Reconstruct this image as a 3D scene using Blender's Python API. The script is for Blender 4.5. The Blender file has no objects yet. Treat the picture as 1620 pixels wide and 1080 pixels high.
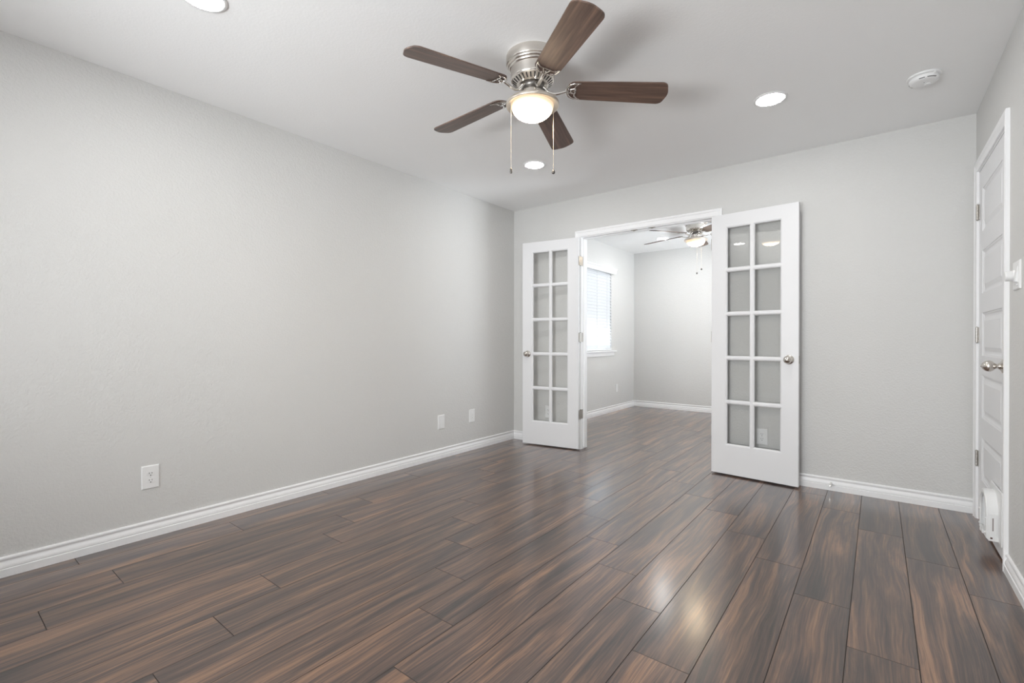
import bpy, bmesh, math, random
from mathutils import Vector, Matrix

S = bpy.context.scene
COL = S.collection
random.seed(7)
R = math.radians
PI = math.pi

# ------------------------------------------------------------------ camera
cam_d = bpy.data.cameras.new('camera')
cam_d.sensor_width = 36.0
cam_d.lens = 742.0 / 1620.0 * 36.0
cam_d.clip_start = 0.02
cam = bpy.data.objects.new('camera', cam_d)
COL.objects.link(cam)
cam.location = (0, 0, 1.062)
cam.rotation_euler = (R(90 - 0.2245), 0, R(37.953))
S.camera = cam

# ------------------------------------------------------------------ view / world / daylight
S.view_settings.view_transform = 'Standard'
S.view_settings.look = 'None'
S.view_settings.gamma = 1.0
S.view_settings.use_curve_mapping = False
S.view_settings.exposure = 0.06

W = bpy.data.worlds.new('overcast_sky')
S.world = W
W.use_nodes = True
bg = W.node_tree.nodes['Background']
bg.inputs[0].default_value = (0.86, 0.93, 1.0, 1)
bg.inputs[1].default_value = 2.0

LED = 116.0          # radiance of the recessed lenses
GLOBE_HOT, GLOBE_RIM = 105.0, 0.75


def daylight(name, loc, rot, sx, sy, power, color=(0.90, 0.95, 1.0)):
    d = bpy.data.lights.new(name, 'AREA')
    d.shape = 'RECTANGLE'
    d.size, d.size_y, d.energy, d.color = sx, sy, power, color
    o = bpy.data.objects.new(name, d)
    COL.objects.link(o)
    o.location = loc
    o.rotation_euler = rot
    return o


# lamps outside the window glass: sky first, then upward fill added for brighter ceilings
daylight('daylight_behind_camera', (-1.2, -1.88, 1.4), (R(102), 0, 0), 1.8, 1.3, 58, (0.95, 0.98, 1.0))
daylight('ceiling_fill_behind_camera', (-1.2, -1.78, 0.85), (R(148), 0, 0), 1.8, 0.4, 110, (0.97, 0.98, 1.0))
daylight('ceiling_fill_next_room', (0.64, 5.6, 0.98), (0, R(162), 0), 0.4, 1.3, 150)
daylight('ceiling_fill_blind_window', (-3.52, 5.93, 0.72), (0, R(-150), 0), 0.5, 1.2, 190)

# ------------------------------------------------------------------ dimensions
XL, XR, YF, YB, YB2, YC, H = -3.0905, 0.4708, -1.60, 3.998, 4.113, 7.15, 2.44
JL, JR, JT = -2.267, -1.045, 2.050         # opening between the rooms
DY0, DY1, DT = 3.130, 3.890, 2.045         # closet door in the right wall

# ------------------------------------------------------------------ materials
def mat(name):
    m = bpy.data.materials.new(name)
    m.use_nodes = True
    nt = m.node_tree
    b = nt.nodes['Principled BSDF']
    return m, nt, b


def N(nt, typ, **kw):
    n = nt.nodes.new(typ)
    for k, v in kw.items():
        setattr(n, k, v)
    return n


def simple(name, col, rough=0.5, metal=0.0, spec=0.5, bump=0.0, scale=200.0, dist=0.001, stretch=None, coat=0.0):
    m, nt, b = mat(name)
    b.inputs['Base Color'].default_value = (*col, 1)
    b.inputs['Roughness'].default_value = rough
    b.inputs['Metallic'].default_value = metal
    b.inputs['Specular IOR Level'].default_value = spec
    b.inputs['Coat Weight'].default_value = coat
    tc = N(nt, 'ShaderNodeTexCoord')
    mp = N(nt, 'ShaderNodeMapping')
    if stretch:
        mp.inputs['Scale'].default_value = stretch
    no = N(nt, 'ShaderNodeTexNoise')
    no.inputs['Scale'].default_value = scale
    no.inputs['Detail'].default_value = 3
    nt.links.new(tc.outputs['Object'], mp.inputs[0])
    nt.links.new(mp.outputs[0], no.inputs['Vector'])
    if bump:
        bp = N(nt, 'ShaderNodeBump')
        bp.inputs['Strength'].default_value = bump
        bp.inputs['Distance'].default_value = dist
        nt.links.new(no.outputs['Fac'], bp.inputs['Height'])
        nt.links.new(bp.outputs[0], b.inputs['Normal'])
    if not bump:
        no.inputs['Scale'].default_value = 3.0
    mr = N(nt, 'ShaderNodeMapRange')
    mr.inputs['To Min'].default_value = max(0.02, rough - 0.04)
    mr.inputs['To Max'].default_value = rough + 0.04
    nt.links.new(no.outputs['Fac'], mr.inputs['Value'])
    nt.links.new(mr.outputs[0], b.inputs['Roughness'])
    return m


def orange_peel(name, col, strength, dist=0.0012, rough=0.6):
    """Rolled and knocked-down drywall texture."""
    m, nt, b = mat(name)
    b.inputs['Base Color'].default_value = (*col, 1)
    b.inputs['Roughness'].default_value = rough
    b.inputs['Specular IOR Level'].default_value = 0.35
    tc = N(nt, 'ShaderNodeTexCoord')
    n1 = N(nt, 'ShaderNodeTexNoise')
    n1.inputs['Scale'].default_value = 95
    n1.inputs['Detail'].default_value = 2.5
    n1.inputs['Roughness'].default_value = 0.55
    n2 = N(nt, 'ShaderNodeTexNoise')
    n2.inputs['Scale'].default_value = 38
    n2.inputs['Detail'].default_value = 2
    nt.links.new(tc.outputs['Object'], n1.inputs['Vector'])
    nt.links.new(tc.outputs['Object'], n2.inputs['Vector'])
    r = N(nt, 'ShaderNodeValToRGB')
    r.color_ramp.elements[0].position = 0.40
    r.color_ramp.elements[1].position = 0.62
    nt.links.new(n1.outputs['Fac'], r.inputs[0])
    mx = N(nt, 'ShaderNodeMath', operation='MULTIPLY_ADD')
    mx.inputs[1].default_value = 0.7
    nt.links.new(r.outputs[0], mx.inputs[0])
    nt.links.new(n2.outputs['Fac'], mx.inputs[2])
    bp = N(nt, 'ShaderNodeBump')
    bp.inputs['Strength'].default_value = strength
    bp.inputs['Distance'].default_value = dist
    nt.links.new(mx.outputs[0], bp.inputs['Height'])
    nt.links.new(bp.outputs[0], b.inputs['Normal'])
    # faint unevenness of the paint
    n3 = N(nt, 'ShaderNodeTexNoise')
    n3.inputs['Scale'].default_value = 1.7
    nt.links.new(tc.outputs['Object'], n3.inputs['Vector'])
    cr = N(nt, 'ShaderNodeMixRGB')
    cr.inputs[1].default_value = (col[0] * .985, col[1] * .985, col[2] * .98, 1)
    cr.inputs[2].default_value = (min(1, col[0] * 1.015), min(1, col[1] * 1.015), min(1, col[2] * 1.02), 1)
    nt.links.new(n3.outputs['Fac'], cr.inputs[0])
    nt.links.new(cr.outputs[0], b.inputs['Base Color'])
    return m


M = {}
M['wall'] = orange_peel('warm_grey_wall_paint', (0.668, 0.667, 0.656), 0.75)
M['ceil'] = orange_peel('ceiling_paint', (0.92, 0.925, 0.925), 0.22)
M['trim'] = simple('white_trim_paint', (0.90, 0.905, 0.915), 0.36)
M['door'] = simple('white_door_paint', (0.80, 0.805, 0.82), 0.37, bump=0.06, scale=45, dist=0.0006, stretch=(6, 6, 1))
M['plastic'] = simple('white_plastic', (0.84, 0.845, 0.845), 0.35)
M['plastic2'] = simple('grey_white_plastic', (0.66, 0.665, 0.67), 0.45)
M['dark'] = simple('dark_slot', (0.03, 0.028, 0.026), 0.6)
M['slotgrey'] = simple('grey_slot', (0.22, 0.22, 0.22), 0.6)
M['nickel'] = simple('brushed_nickel', (0.70, 0.665, 0.62), 0.24, metal=1.0, bump=0.015, scale=40, dist=0.0003, stretch=(1, 1, 30))
M['polished'] = simple('polished_nickel', (0.80, 0.78, 0.75), 0.16, metal=1.0)
M['fitter'] = simple('satin_nickel_fitter', (0.78, 0.72, 0.64), 0.34, metal=0.85)
M['hinge'] = simple('satin_nickel_hinge', (0.50, 0.48, 0.45), 0.34, metal=1.0)
M['hub'] = simple('dark_hub_metal', (0.16, 0.15, 0.14), 0.35, metal=0.9)
M['chain'] = simple('pull_chain_metal', (0.75, 0.70, 0.62), 0.3, metal=0.9)
M['blind'] = simple('white_faux_wood_slat', (0.88, 0.89, 0.90), 0.4)
M['sub'] = simple('dark_underlay', (0.012, 0.01, 0.009), 0.8)

# slats let some daylight glow through
def slat_material():
    m, nt, b = mat('translucent_white_slat')
    b.inputs['Base Color'].default_value = (0.9, 0.91, 0.92, 1)
    b.inputs['Roughness'].default_value = 0.4
    tr = N(nt, 'ShaderNodeBsdfTranslucent')
    tr.inputs['Color'].default_value = (0.92, 0.94, 0.96, 1)
    no = N(nt, 'ShaderNodeTexNoise')
    no.inputs['Scale'].default_value = 8
    mx = N(nt, 'ShaderNodeMixShader')
    mr = N(nt, 'ShaderNodeMapRange')
    mr.inputs['To Min'].default_value = 0.36
    mr.inputs['To Max'].default_value = 0.42
    nt.links.new(no.outputs['Fac'], mr.inputs['Value'])
    nt.links.new(mr.outputs[0], mx.inputs[0])
    out = nt.nodes['Material Output']
    nt.links.new(b.outputs[0], mx.inputs[1])
    nt.links.new(tr.outputs[0], mx.inputs[2])
    nt.links.new(mx.outputs[0], out.inputs[0])
    return m


M['slat'] = slat_material()


def glass_material():
    m, nt, b = mat('clear_window_glass')
    nt.nodes.remove(b)
    out = nt.nodes['Material Output']
    t = N(nt, 'ShaderNodeBsdfTransparent')
    t.inputs[0].default_value = (0.962, 0.964, 0.958, 1)
    g = N(nt, 'ShaderNodeBsdfGlossy')
    g.inputs['Roughness'].default_value = 0.0
    fr = N(nt, 'ShaderNodeFresnel')
    fr.inputs['IOR'].default_value = 1.5
    mx = N(nt, 'ShaderNodeMixShader')
    nt.links.new(fr.outputs[0], mx.inputs[0])
    nt.links.new(t.outputs[0], mx.inputs[1])
    nt.links.new(g.outputs[0], mx.inputs[2])
    nt.links.new(mx.outputs[0], out.inputs[0])
    return m


M['glass'] = glass_material()


def emit_material(name, col, strength):
    m, nt, b = mat(name)
    b.inputs['Base Color'].default_value = (0.9, 0.9, 0.9, 1)
    b.inputs['Emission Color'].default_value = (*col, 1)
    b.inputs['Emission Strength'].default_value = strength
    return m


M['led'] = emit_material('recessed_light_lens', (1.0, 0.99, 0.97), LED)


def globe_material():
    """Frosted bowl lit from inside: hottest in front of the bulb, warmer to the rim."""
    m, nt, b = mat('lit_frosted_glass')
    b.inputs['Base Color'].default_value = (0.5, 0.42, 0.32, 1)
    b.inputs['Roughness'].default_value = 0.35
    tc = N(nt, 'ShaderNodeTexCoord')
    vm = N(nt, 'ShaderNodeVectorMath', operation='DISTANCE')
    vm.inputs[1].default_value = (-0.004, -0.006, -0.300)
    nt.links.new(tc.outputs['Object'], vm.inputs[0])
    fall = N(nt, 'ShaderNodeMapRange')
    fall.inputs['From Min'].default_value = 0.055
    fall.inputs['From Max'].default_value = 0.114
    fall.inputs['To Min'].default_value = 1.0
    fall.inputs['To Max'].default_value = 0.0
    nt.links.new(vm.outputs['Value'], fall.inputs['Value'])
    pw = N(nt, 'ShaderNodeMath', operation='POWER')
    pw.inputs[1].default_value = 2.2
    nt.links.new(fall.outputs[0], pw.inputs[0])
    mr = N(nt, 'ShaderNodeMapRange')
    mr.inputs['To Min'].default_value = GLOBE_RIM
    mr.inputs['To Max'].default_value = GLOBE_HOT
    nt.links.new(pw.outputs[0], mr.inputs['Value'])
    cr = N(nt, 'ShaderNodeMapRange')
    cr.inputs['From Min'].default_value = 0.02
    cr.inputs['From Max'].default_value = 0.10
    nt.links.new(vm.outputs['Value'], cr.inputs['Value'])
    mx = N(nt, 'ShaderNodeMixRGB')
    mx.inputs[1].default_value = (1.0, 0.80, 0.55, 1)
    mx.inputs[2].default_value = (1.0, 0.77, 0.52, 1)
    nt.links.new(cr.outputs[0], mx.inputs[0])
    nt.links.new(mx.outputs[0], b.inputs['Emission Color'])
    nt.links.new(mr.outputs[0], b.inputs['Emission Strength'])
    return m


M['globe'] = globe_material()


def blade_wood():
    m, nt, b = mat('dark_walnut_blade')
    tc = N(nt, 'ShaderNodeTexCoord')
    mp = N(nt, 'ShaderNodeMapping')
    mp.inputs['Scale'].default_value = (1.6, 28, 28)
    n1 = N(nt, 'ShaderNodeTexNoise')
    n1.inputs['Scale'].default_value = 2.2
    n1.inputs['Detail'].default_value = 6
    n1.inputs['Roughness'].default_value = 0.6
    nt.links.new(tc.outputs['Object'], mp.inputs[0])
    nt.links.new(mp.outputs[0], n1.inputs['Vector'])
    r = N(nt, 'ShaderNodeValToRGB')
    e = r.color_ramp.elements
    e[0].position, e[0].color = 0.30, (0.062, 0.037, 0.029, 1)
    e[1].position, e[1].color = 0.72, (0.215, 0.130, 0.092, 1)
    k = e.new(0.5)
    k.color = (0.120, 0.074, 0.056, 1)
    nt.links.new(n1.outputs['Fac'], r.inputs[0])
    nt.links.new(r.outputs[0], b.inputs['Base Color'])
    b.inputs['Roughness'].default_value = 0.42
    b.inputs['Specular IOR Level'].default_value = 0.8
    return m


M['blade'] = blade_wood()


def plank_material():
    m, nt, b = mat('walnut_laminate_planks')
    tc = N(nt, 'ShaderNodeTexCoord')
    at = N(nt, 'ShaderNodeAttribute', attribute_name='plank')
    # every plank takes its own piece of the grain
    off = N(nt, 'ShaderNodeVectorMath', operation='MULTIPLY_ADD')
    off.inputs[1].default_value = (17.0, 29.0, 11.0)
    nt.links.new(at.outputs['Color'], off.inputs[0])
    nt.links.new(tc.outputs['Object'], off.inputs[2])

    # warp of the grain
    wm = N(nt, 'ShaderNodeMapping')
    wm.inputs['Scale'].default_value = (3.0, 1.6, 1)
    wn = N(nt, 'ShaderNodeTexNoise')
    wn.inputs['Scale'].default_value = 1.0
    wn.inputs['Detail'].default_value = 2
    nt.links.new(off.outputs[0], wm.inputs[0])
    nt.links.new(wm.outputs[0], wn.inputs['Vector'])
    ws = N(nt, 'ShaderNodeVectorMath', operation='MULTIPLY_ADD')
    ws.inputs[1].default_value = (0.07, 0.0, 0.0)
    nt.links.new(wn.outputs['Color'], ws.inputs[0])
    nt.links.new(off.outputs[0], ws.inputs[2])

    def noise(scale, sx, sy, detail=5, rough=0.6):
        mp = N(nt, 'ShaderNodeMapping')
        mp.inputs['Scale'].default_value = (sx, sy, 1)
        n = N(nt, 'ShaderNodeTexNoise')
        n.inputs['Scale'].default_value = scale
        n.inputs['Detail'].default_value = detail
        n.inputs['Roughness'].default_value = rough
        nt.links.new(ws.outputs[0], mp.inputs[0])
        nt.links.new(mp.outputs[0], n.inputs['Vector'])
        return n

    broad = noise(1.0, 17, 1.15, 6, 0.62)
    broad.inputs['Distortion'].default_value = 0.55
    fine = noise(1.0, 130, 2.4, 5, 0.7)
    r = N(nt, 'ShaderNodeValToRGB')
    e = r.color_ramp.elements
    e[0].position, e[0].color = 0.27, (0.017, 0.010, 0.008, 1)
    e[1].position, e[1].color = 0.76, (0.277, 0.155, 0.088, 1)
    for p, c in ((0.40, (0.047, 0.026, 0.021, 1)), (0.50, (0.088, 0.049, 0.034, 1)), (0.58, (0.147, 0.078, 0.048, 1)), (0.66, (0.223, 0.118, 0.066, 1))):
        k = e.new(p)
        k.color = c
    mixf = N(nt, 'ShaderNodeMath', operation='MULTIPLY_ADD')
    mixf.inputs[1].default_value = 0.70
    sub = N(nt, 'ShaderNodeMath', operation='SUBTRACT')
    sub.inputs[1].default_value = 0.5
    nt.links.new(fine.outputs['Fac'], sub.inputs[0])
    nt.links.new(sub.outputs[0], mixf.inputs[0])
    nt.links.new(broad.outputs['Fac'], mixf.inputs[2])
    nt.links.new(mixf.outputs[0], r.inputs[0])
    # plank to plank tone
    hs = N(nt, 'ShaderNodeHueSaturation')
    vr = N(nt, 'ShaderNodeMapRange')
    vr.inputs['To Min'].default_value = 0.84
    vr.inputs['To Max'].default_value = 1.18
    sp = N(nt, 'ShaderNodeSeparateColor')
    nt.links.new(at.outputs['Color'], sp.inputs[0])
    nt.links.new(sp.outputs[2], vr.inputs['Value'])
    nt.links.new(vr.outputs[0], hs.inputs['Value'])
    nt.links.new(r.outputs[0], hs.inputs['Color'])
    nt.links.new(hs.outputs[0], b.inputs['Base Color'])
    # embossed satin laminate
    rr = N(nt, 'ShaderNodeMapRange')
    rr.inputs['To Min'].default_value = 0.30
    rr.inputs['To Max'].default_value = 0.44
    nt.links.new(fine.outputs['Fac'], rr.inputs['Value'])
    nt.links.new(rr.outputs[0], b.inputs['Roughness'])
    b.inputs['Specular IOR Level'].default_value = 0.50
    b.inputs['Coat Weight'].default_value = 1.0
    b.inputs['Coat Roughness'].default_value = 0.19
    b.inputs['Coat IOR'].default_value = 1.5
    bp = N(nt, 'ShaderNodeBump')
    bp.inputs['Strength'].default_value = 0.10
    bp.inputs['Distance'].default_value = 0.0006
    nt.links.new(fine.outputs['Fac'], bp.inputs['Height'])
    nt.links.new(bp.outputs[0], b.inputs['Normal'])
    return m


M['plank'] = plank_material()

# ------------------------------------------------------------------ mesh helpers
def box(bm, x0, y0, z0, x1, y1, z1, bev=0.0, seg=2):
    vs = [bm.verts.new(p) for p in ((x0, y0, z0), (x1, y0, z0), (x1, y1, z0), (x0, y1, z0),
                                    (x0, y0, z1), (x1, y0, z1), (x1, y1, z1), (x0, y1, z1))]
    fs = [bm.faces.new([vs[i] for i in f]) for f in ((3, 2, 1, 0), (4, 5, 6, 7), (0, 1, 5, 4), (1, 2, 6, 5), (2, 3, 7, 6), (3, 0, 4, 7))]
    if bev:
        es = list({e for f in fs for e in f.edges})
        bmesh.ops.bevel(bm, geom=es, offset=bev, segments=seg, profile=0.5, affect='EDGES')
    return vs


def lathe(bm, prof, mtx=None, seg=48, cap0=False, cap1=False):
    mtx = mtx or Matrix()
    rings = []
    for r, z in prof:
        if r < 1e-6:
            rings.append([bm.verts.new(mtx @ Vector((0, 0, z)))])
        else:
            rings.append([bm.verts.new(mtx @ Vector((r * math.cos(2 * PI * i / seg), r * math.sin(2 * PI * i / seg), z))) for i in range(seg)])
    for a, b in zip(rings[:-1], rings[1:]):
        for i in range(seg):
            j = (i + 1) % seg
            if len(a) == 1 and len(b) == 1:
                continue
            if len(a) == 1:
                bm.faces.new((a[0], b[j], b[i]))
            elif len(b) == 1:
                bm.faces.new((a[i], a[j], b[0]))
            else:
                bm.faces.new((a[i], a[j], b[j], b[i]))
    if cap0 and len(rings[0]) > 1:
        bm.faces.new(rings[0][::-1])
    if cap1 and len(rings[-1]) > 1:
        bm.faces.new(rings[-1])


def tube(bm, pts, rad, seg=8, flat=1.0, up=Vector((0, 0, 1)), cap=True):
    """Tube along pts; rad a number or a list; flat < 1 squashes it along up."""
    pts = [Vector(p) for p in pts]
    rads = rad if isinstance(rad, (list, tuple)) else [rad] * len(pts)
    rings = []
    for i, p in enumerate(pts):
        t = (pts[min(i + 1, len(pts) - 1)] - pts[max(i - 1, 0)]).normalized()
        s = t.cross(up)
        if s.length < 1e-4:
            s = t.cross(Vector((1, 0, 0)))
        s.normalize()
        u = s.cross(t).normalized()
        rings.append([bm.verts.new(p + s * math.cos(2 * PI * k / seg) * rads[i] + u * math.sin(2 * PI * k / seg) * rads[i] * flat) for k in range(seg)])
    for a, b in zip(rings[:-1], rings[1:]):
        for k in range(seg):
            j = (k + 1) % seg
            bm.faces.new((a[k], a[j], b[j], b[k]))
    if cap:
        bm.faces.new(rings[0][::-1])
        bm.faces.new(rings[-1])


def arc(cx, cy, r, a0, a1, n, z=0.0, ry=None):
    ry = ry or r
    return [(cx + r * math.cos(a0 + (a1 - a0) * i / n), cy + ry * math.sin(a0 + (a1 - a0) * i / n), z) for i in range(n + 1)]


def prism(bm, outline, z0, z1, mtx=None, bev=0.0):
    mtx = mtx or Matrix()
    a = [bm.verts.new(mtx @ Vector((x, y, z0))) for x, y in outline]
    b = [bm.verts.new(mtx @ Vector((x, y, z1))) for x, y in outline]
    fa = bm.faces.new(a[::-1])
    fb = bm.faces.new(b)
    n = len(a)
    for i in range(n):
        bm.faces.new((a[i], a[(i + 1) % n], b[(i + 1) % n], b[i]))
    if bev:
        es = list(fa.edges) + list(fb.edges)
        bmesh.ops.bevel(bm, geom=es, offset=bev, segments=2, profile=0.5, affect='EDGES')


def sweep_profile(bm, prof, p0, p1, inward):
    """Extrude a (thickness, height) profile from p0 to p1; inward = unit vector into the room."""
    iv = Vector((*inward, 0))
    rings = [[bm.verts.new(Vector((*p, 0)) + iv * t + Vector((0, 0, z))) for t, z in prof] for p in (p0, p1)]
    n = len(prof)
    for i in range(n):
        j = (i + 1) % n
        bm.faces.new((rings[0][i], rings[0][j], rings[1][j], rings[1][i]))
    bm.faces.new(rings[0][::-1])
    bm.faces.new(rings[1])


def obj(name, bm, material, parent=None, loc=(0, 0, 0), rot=(0, 0, 0), smooth=None):
    bmesh.ops.recalc_face_normals(bm, faces=bm.faces[:])
    me = bpy.data.meshes.new(name)
    bm.to_mesh(me)
    bm.free()
    me.materials.append(material)
    if smooth is not None:
        for p in me.polygons:
            p.use_smooth = True
        me.set_sharp_from_angle(angle=R(smooth))
    o = bpy.data.objects.new(name, me)
    COL.objects.link(o)
    o.location = loc
    o.rotation_euler = rot
    if parent:
        o.parent = parent
    return o


def tag(o, label, cat=None, group=None, kind=None):
    o['label'] = label
    if cat:
        o['category'] = cat
    if group:
        o['group'] = group
    if kind:
        o['kind'] = kind
    return o


def empty(name, loc, rotz=0.0):
    o = bpy.data.objects.new(name, None)
    COL.objects.link(o)
    o.location = loc
    o.rotation_euler = (0, 0, rotz)
    o.empty_display_size = 0.1
    return o


def B():
    return bmesh.new()


def copy_tree(o, parent=None):
    c = o.copy()
    COL.objects.link(c)
    if parent:
        c.parent = parent
    for ch in list(o.children):
        copy_tree(ch, c)
    return c


# ------------------------------------------------------------------ floor: every plank with its eased edge
def make_floor():
    bm = B()
    lay = bm.loops.layers.float_color.new('plank')
    PW, PL = 0.1927, 1.280
    x_seam = 0.302
    joints = {0: 2.713, -1: 2.985, -2: 1.992, -3: 2.274, -4: 2.537, -5: 1.516, -6: 1.786, -7: 2.005,
              -8: 0.962, -9: 1.236, -10: 1.50, -11: 1.75, -12: 1.99, -13: 0.969, -14: 1.384,
              -15: 1.583, -16: 0.568, -17: 1.137, -18: 0.487}
    xa, xb, ya, yb = XL - 0.01, XR + 0.06, YF - 0.01, YC + 0.01
    ch, dp, gap = 0.0016, 0.0010, 0.0005

    def plank(x0, y0, x1, y1):
        c = (random.random(), random.random(), random.random(), 1)
        g = gap
        o = [(x0 + g, y0 + g), (x1 - g, y0 + g), (x1 - g, y1 - g), (x0 + g, y1 - g)]
        t = [(x0 + ch, y0 + ch), (x1 - ch, y0 + ch), (x1 - ch, y1 - ch), (x0 + ch, y1 - ch)]
        vo = [bm.verts.new((x, y, -dp)) for x, y in o]
        vt = [bm.verts.new((x, y, 0)) for x, y in t]
        fs = [bm.faces.new(vt)]
        for i in range(4):
            j = (i + 1) % 4
            fs.append(bm.faces.new((vo[i], vo[j], vt[j], vt[i])))
            fs[-1].material_index = 2
        for f in fs:
            for l in f.loops:
                l[lay] = c

    for k in range(-18, 2):
        x0, x1 = x_seam + k * PW, x_seam + (k + 1) * PW
        x0, x1 = max(x0, xa), min(x1, xb)
        if x1 - x0 < 0.01:
            continue
        j = joints.get(k, 1.3)
        while j > ya:
            j -= PL
        while j < yb:
            y0, y1 = max(j, ya), min(j + PL, yb)
            if y1 - y0 > 0.005:
                plank(x0, y0, x1, y1)
            j += PL
    base = len(bm.faces)
    box(bm, xa, ya, -0.05, xb, yb, -dp - 0.0002)
    bm.faces.ensure_lookup_table()
    for i in range(base, len(bm.faces)):
        bm.faces[i].material_index = 1
    o = obj('floor', bm, M['plank'])
    o.data.materials.append(M['sub'])
    o.data.materials.append(simple('eased_plank_edge', (0.055, 0.040, 0.034), 0.55))
    return tag(o, 'dark brown walnut-look plank floor running through both rooms', 'floor', kind='structure')


make_floor()

# ------------------------------------------------------------------ walls and ceiling
def wall_y(name, x0, x1, y0, y1, holes=(), label=''):
    """Wall spanning x, thickness y0..y1; holes (xa, xb, za, zb)."""
    bm = B()
    grid_wall(bm, x0, x1, holes, lambda a, b, za, zb: box(bm, a, y0, za, b, y1, zb))
    bmesh.ops.remove_doubles(bm, verts=bm.verts[:], dist=1e-5)
    return tag(obj(name, bm, M['wall']), label, 'wall', kind='structure')


def wall_x(name, y0, y1, x0, x1, holes=(), label=''):
    bm = B()
    grid_wall(bm, y0, y1, holes, lambda a, b, za, zb: box(bm, x0, a, za, x1, b, zb))
    bmesh.ops.remove_doubles(bm, verts=bm.verts[:], dist=1e-5)
    return tag(obj(name, bm, M['wall']), label, 'wall', kind='structure')


def grid_wall(bm, a0, a1, holes, put):
    z0, z1 = -0.04, H
    cur = a0
    for (ha, hb, za, zb) in sorted(holes):
        put(cur, ha, z0, z1)
        if za > z0 + 0.001:
            put(ha, hb, z0, za)
        if zb < z1:
            put(ha, hb, zb, z1)
        cur = hb
    put(cur, a1, z0, z1)


WY0, WY1, WZ0, WZ1 = 5.44, 6.345, 0.905, 2.055     # blind window in the left wall of the next room
wall_x('wall_left', YF - 0.12, YC + 0.12, XL - 0.14, XL, [(WY0, WY1, WZ0, WZ1)], 'long warm grey textured wall on the left of both rooms')
wall_x('wall_right', YF - 0.12, YC + 0.12, XR, XR + 0.14, [(DY0 - 0.025, DY1 + 0.025, -0.04, DT + 0.022), (4.95, 6.25, 0.9, 2.1)], 'warm grey textured wall on the right, holding the panelled door')
wall_y('wall_back', XL, XR, YB, YB2, [(JL - 0.019, JR + 0.019, -0.04, JT + 0.019)], 'warm grey textured wall with the double doorway')
wall_y('wall_far', XL - 0.12, XR + 0.12, YC, YC + 0.12, (), 'pale far wall of the next room')
wall_y('wall_front', XL - 0.12, XR + 0.12, YF - 0.12, YF, [(-2.1, -0.3, 0.75, 2.1)], 'warm grey wall behind the viewpoint with a window')
bm = B()
box(bm, XL - 0.14, YF - 0.12, H, XR + 0.14, YC + 0.12, H + 0.1)
tag(obj('ceiling', bm, M['ceil']), 'flat off-white textured ceiling over both rooms', 'ceiling', kind='structure')
# closet shell behind the panelled door
bm = B()
box(bm, XR + 0.14, DY0 - 0.1, -0.04, XR + 0.16, DY1 + 0.1, 2.2)
tag(obj('wall_closet', bm, M['wall']), 'closet wall hidden behind the closed panelled door', 'wall', kind='structure')

# ------------------------------------------------------------------ baseboards
BP = [(0, 0), (0.0150, 0), (0.0150, 0.0345), (0.0112, 0.0362), (0.0112, 0.0385), (0.0128, 0.0405), (0.0128, 0.047),
      (0.0108, 0.0555), (0.0068, 0.0625), (0.0055, 0.0670), (0.0062, 0.0715), (0.0090, 0.0755), (0.0100, 0.0800),
      (0.0092, 0.0845), (0.0068, 0.0880), (0.0030, 0.0892), (0, 0.0892)]


def baseboard(name, p0, p1, inward, label):
    bm = B()
    sweep_profile(bm, BP, p0, p1, inward)
    return tag(obj(name, bm, M['trim'], smooth=28), label, 'baseboard', kind='structure')


baseboard('baseboard_left', (XL, YF), (XL, YB), (1, 0), 'white moulded baseboard along the left wall of the near room')
baseboard('baseboard_back_left', (XL, YB), (JL - 0.064, YB), (0, -1), 'short white baseboard behind the left french door')
baseboard('baseboard_back_right', (JR + 0.064, YB), (XR, YB), (0, -1), 'white baseboard between the right french door and the right corner')
baseboard('baseboard_right', (XR, YF), (XR, DY0 - 0.062), (-1, 0), 'white baseboard at the foot of the right wall near the switch')
baseboard('baseboard_next_left', (XL, YB2), (XL, YC), (1, 0), 'white baseboard under the blind window in the next room')
baseboard('baseboard_far', (XL, YC), (XR, YC), (0, -1), 'white baseboard along the far wall of the next room')
baseboard('baseboard_next_right', (XR, YB2), (XR, YC), (-1, 0), 'white baseboard on the right of the next room')
baseboard('baseboard_front', (XL, YF), (XR, YF), (0, 1), 'white baseboard behind the viewpoint')

# ------------------------------------------------------------------ door casings
CW = 0.057
CP = [(0, 0), (0, 0.0095), (0.003, 0.0110), (0.009, 0.0118), (0.020, 0.0128), (0.028, 0.0140), (0.030, 0.0118), (0.034, 0.0118),
      (0.037, 0.0145), (0.043, 0.0168), (0.048, 0.0160), (0.050, 0.0140), (0.053, 0.0140), (0.055, 0.0155), (0.057, 0.0150), (0.057, 0)]


def casing(bm, a0, a1, zt, place, zb=0.0):
    """Mitred three-sided casing; place(a, z, t) -> world point. a along the wall."""
    path = [(a0, zb, -1, 0), (a0, zt, -1, 1), (a1, zt, 1, 1), (a1, zb, 1, 0)]
    rings = [[bm.verts.new(place(a + da * w, z + dz * w, t)) for w, t in CP] for a, z, da, dz in path]
    n = len(CP)
    for r0, r1 in zip(rings[:-1], rings[1:]):
        for i in range(n):
            j = (i + 1) % n
            bm.faces.new((r0[i], r0[j], r1[j], r1[i]))
    bm.faces.new(rings[0][::-1])
    bm.faces.new(rings[-1])


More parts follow.
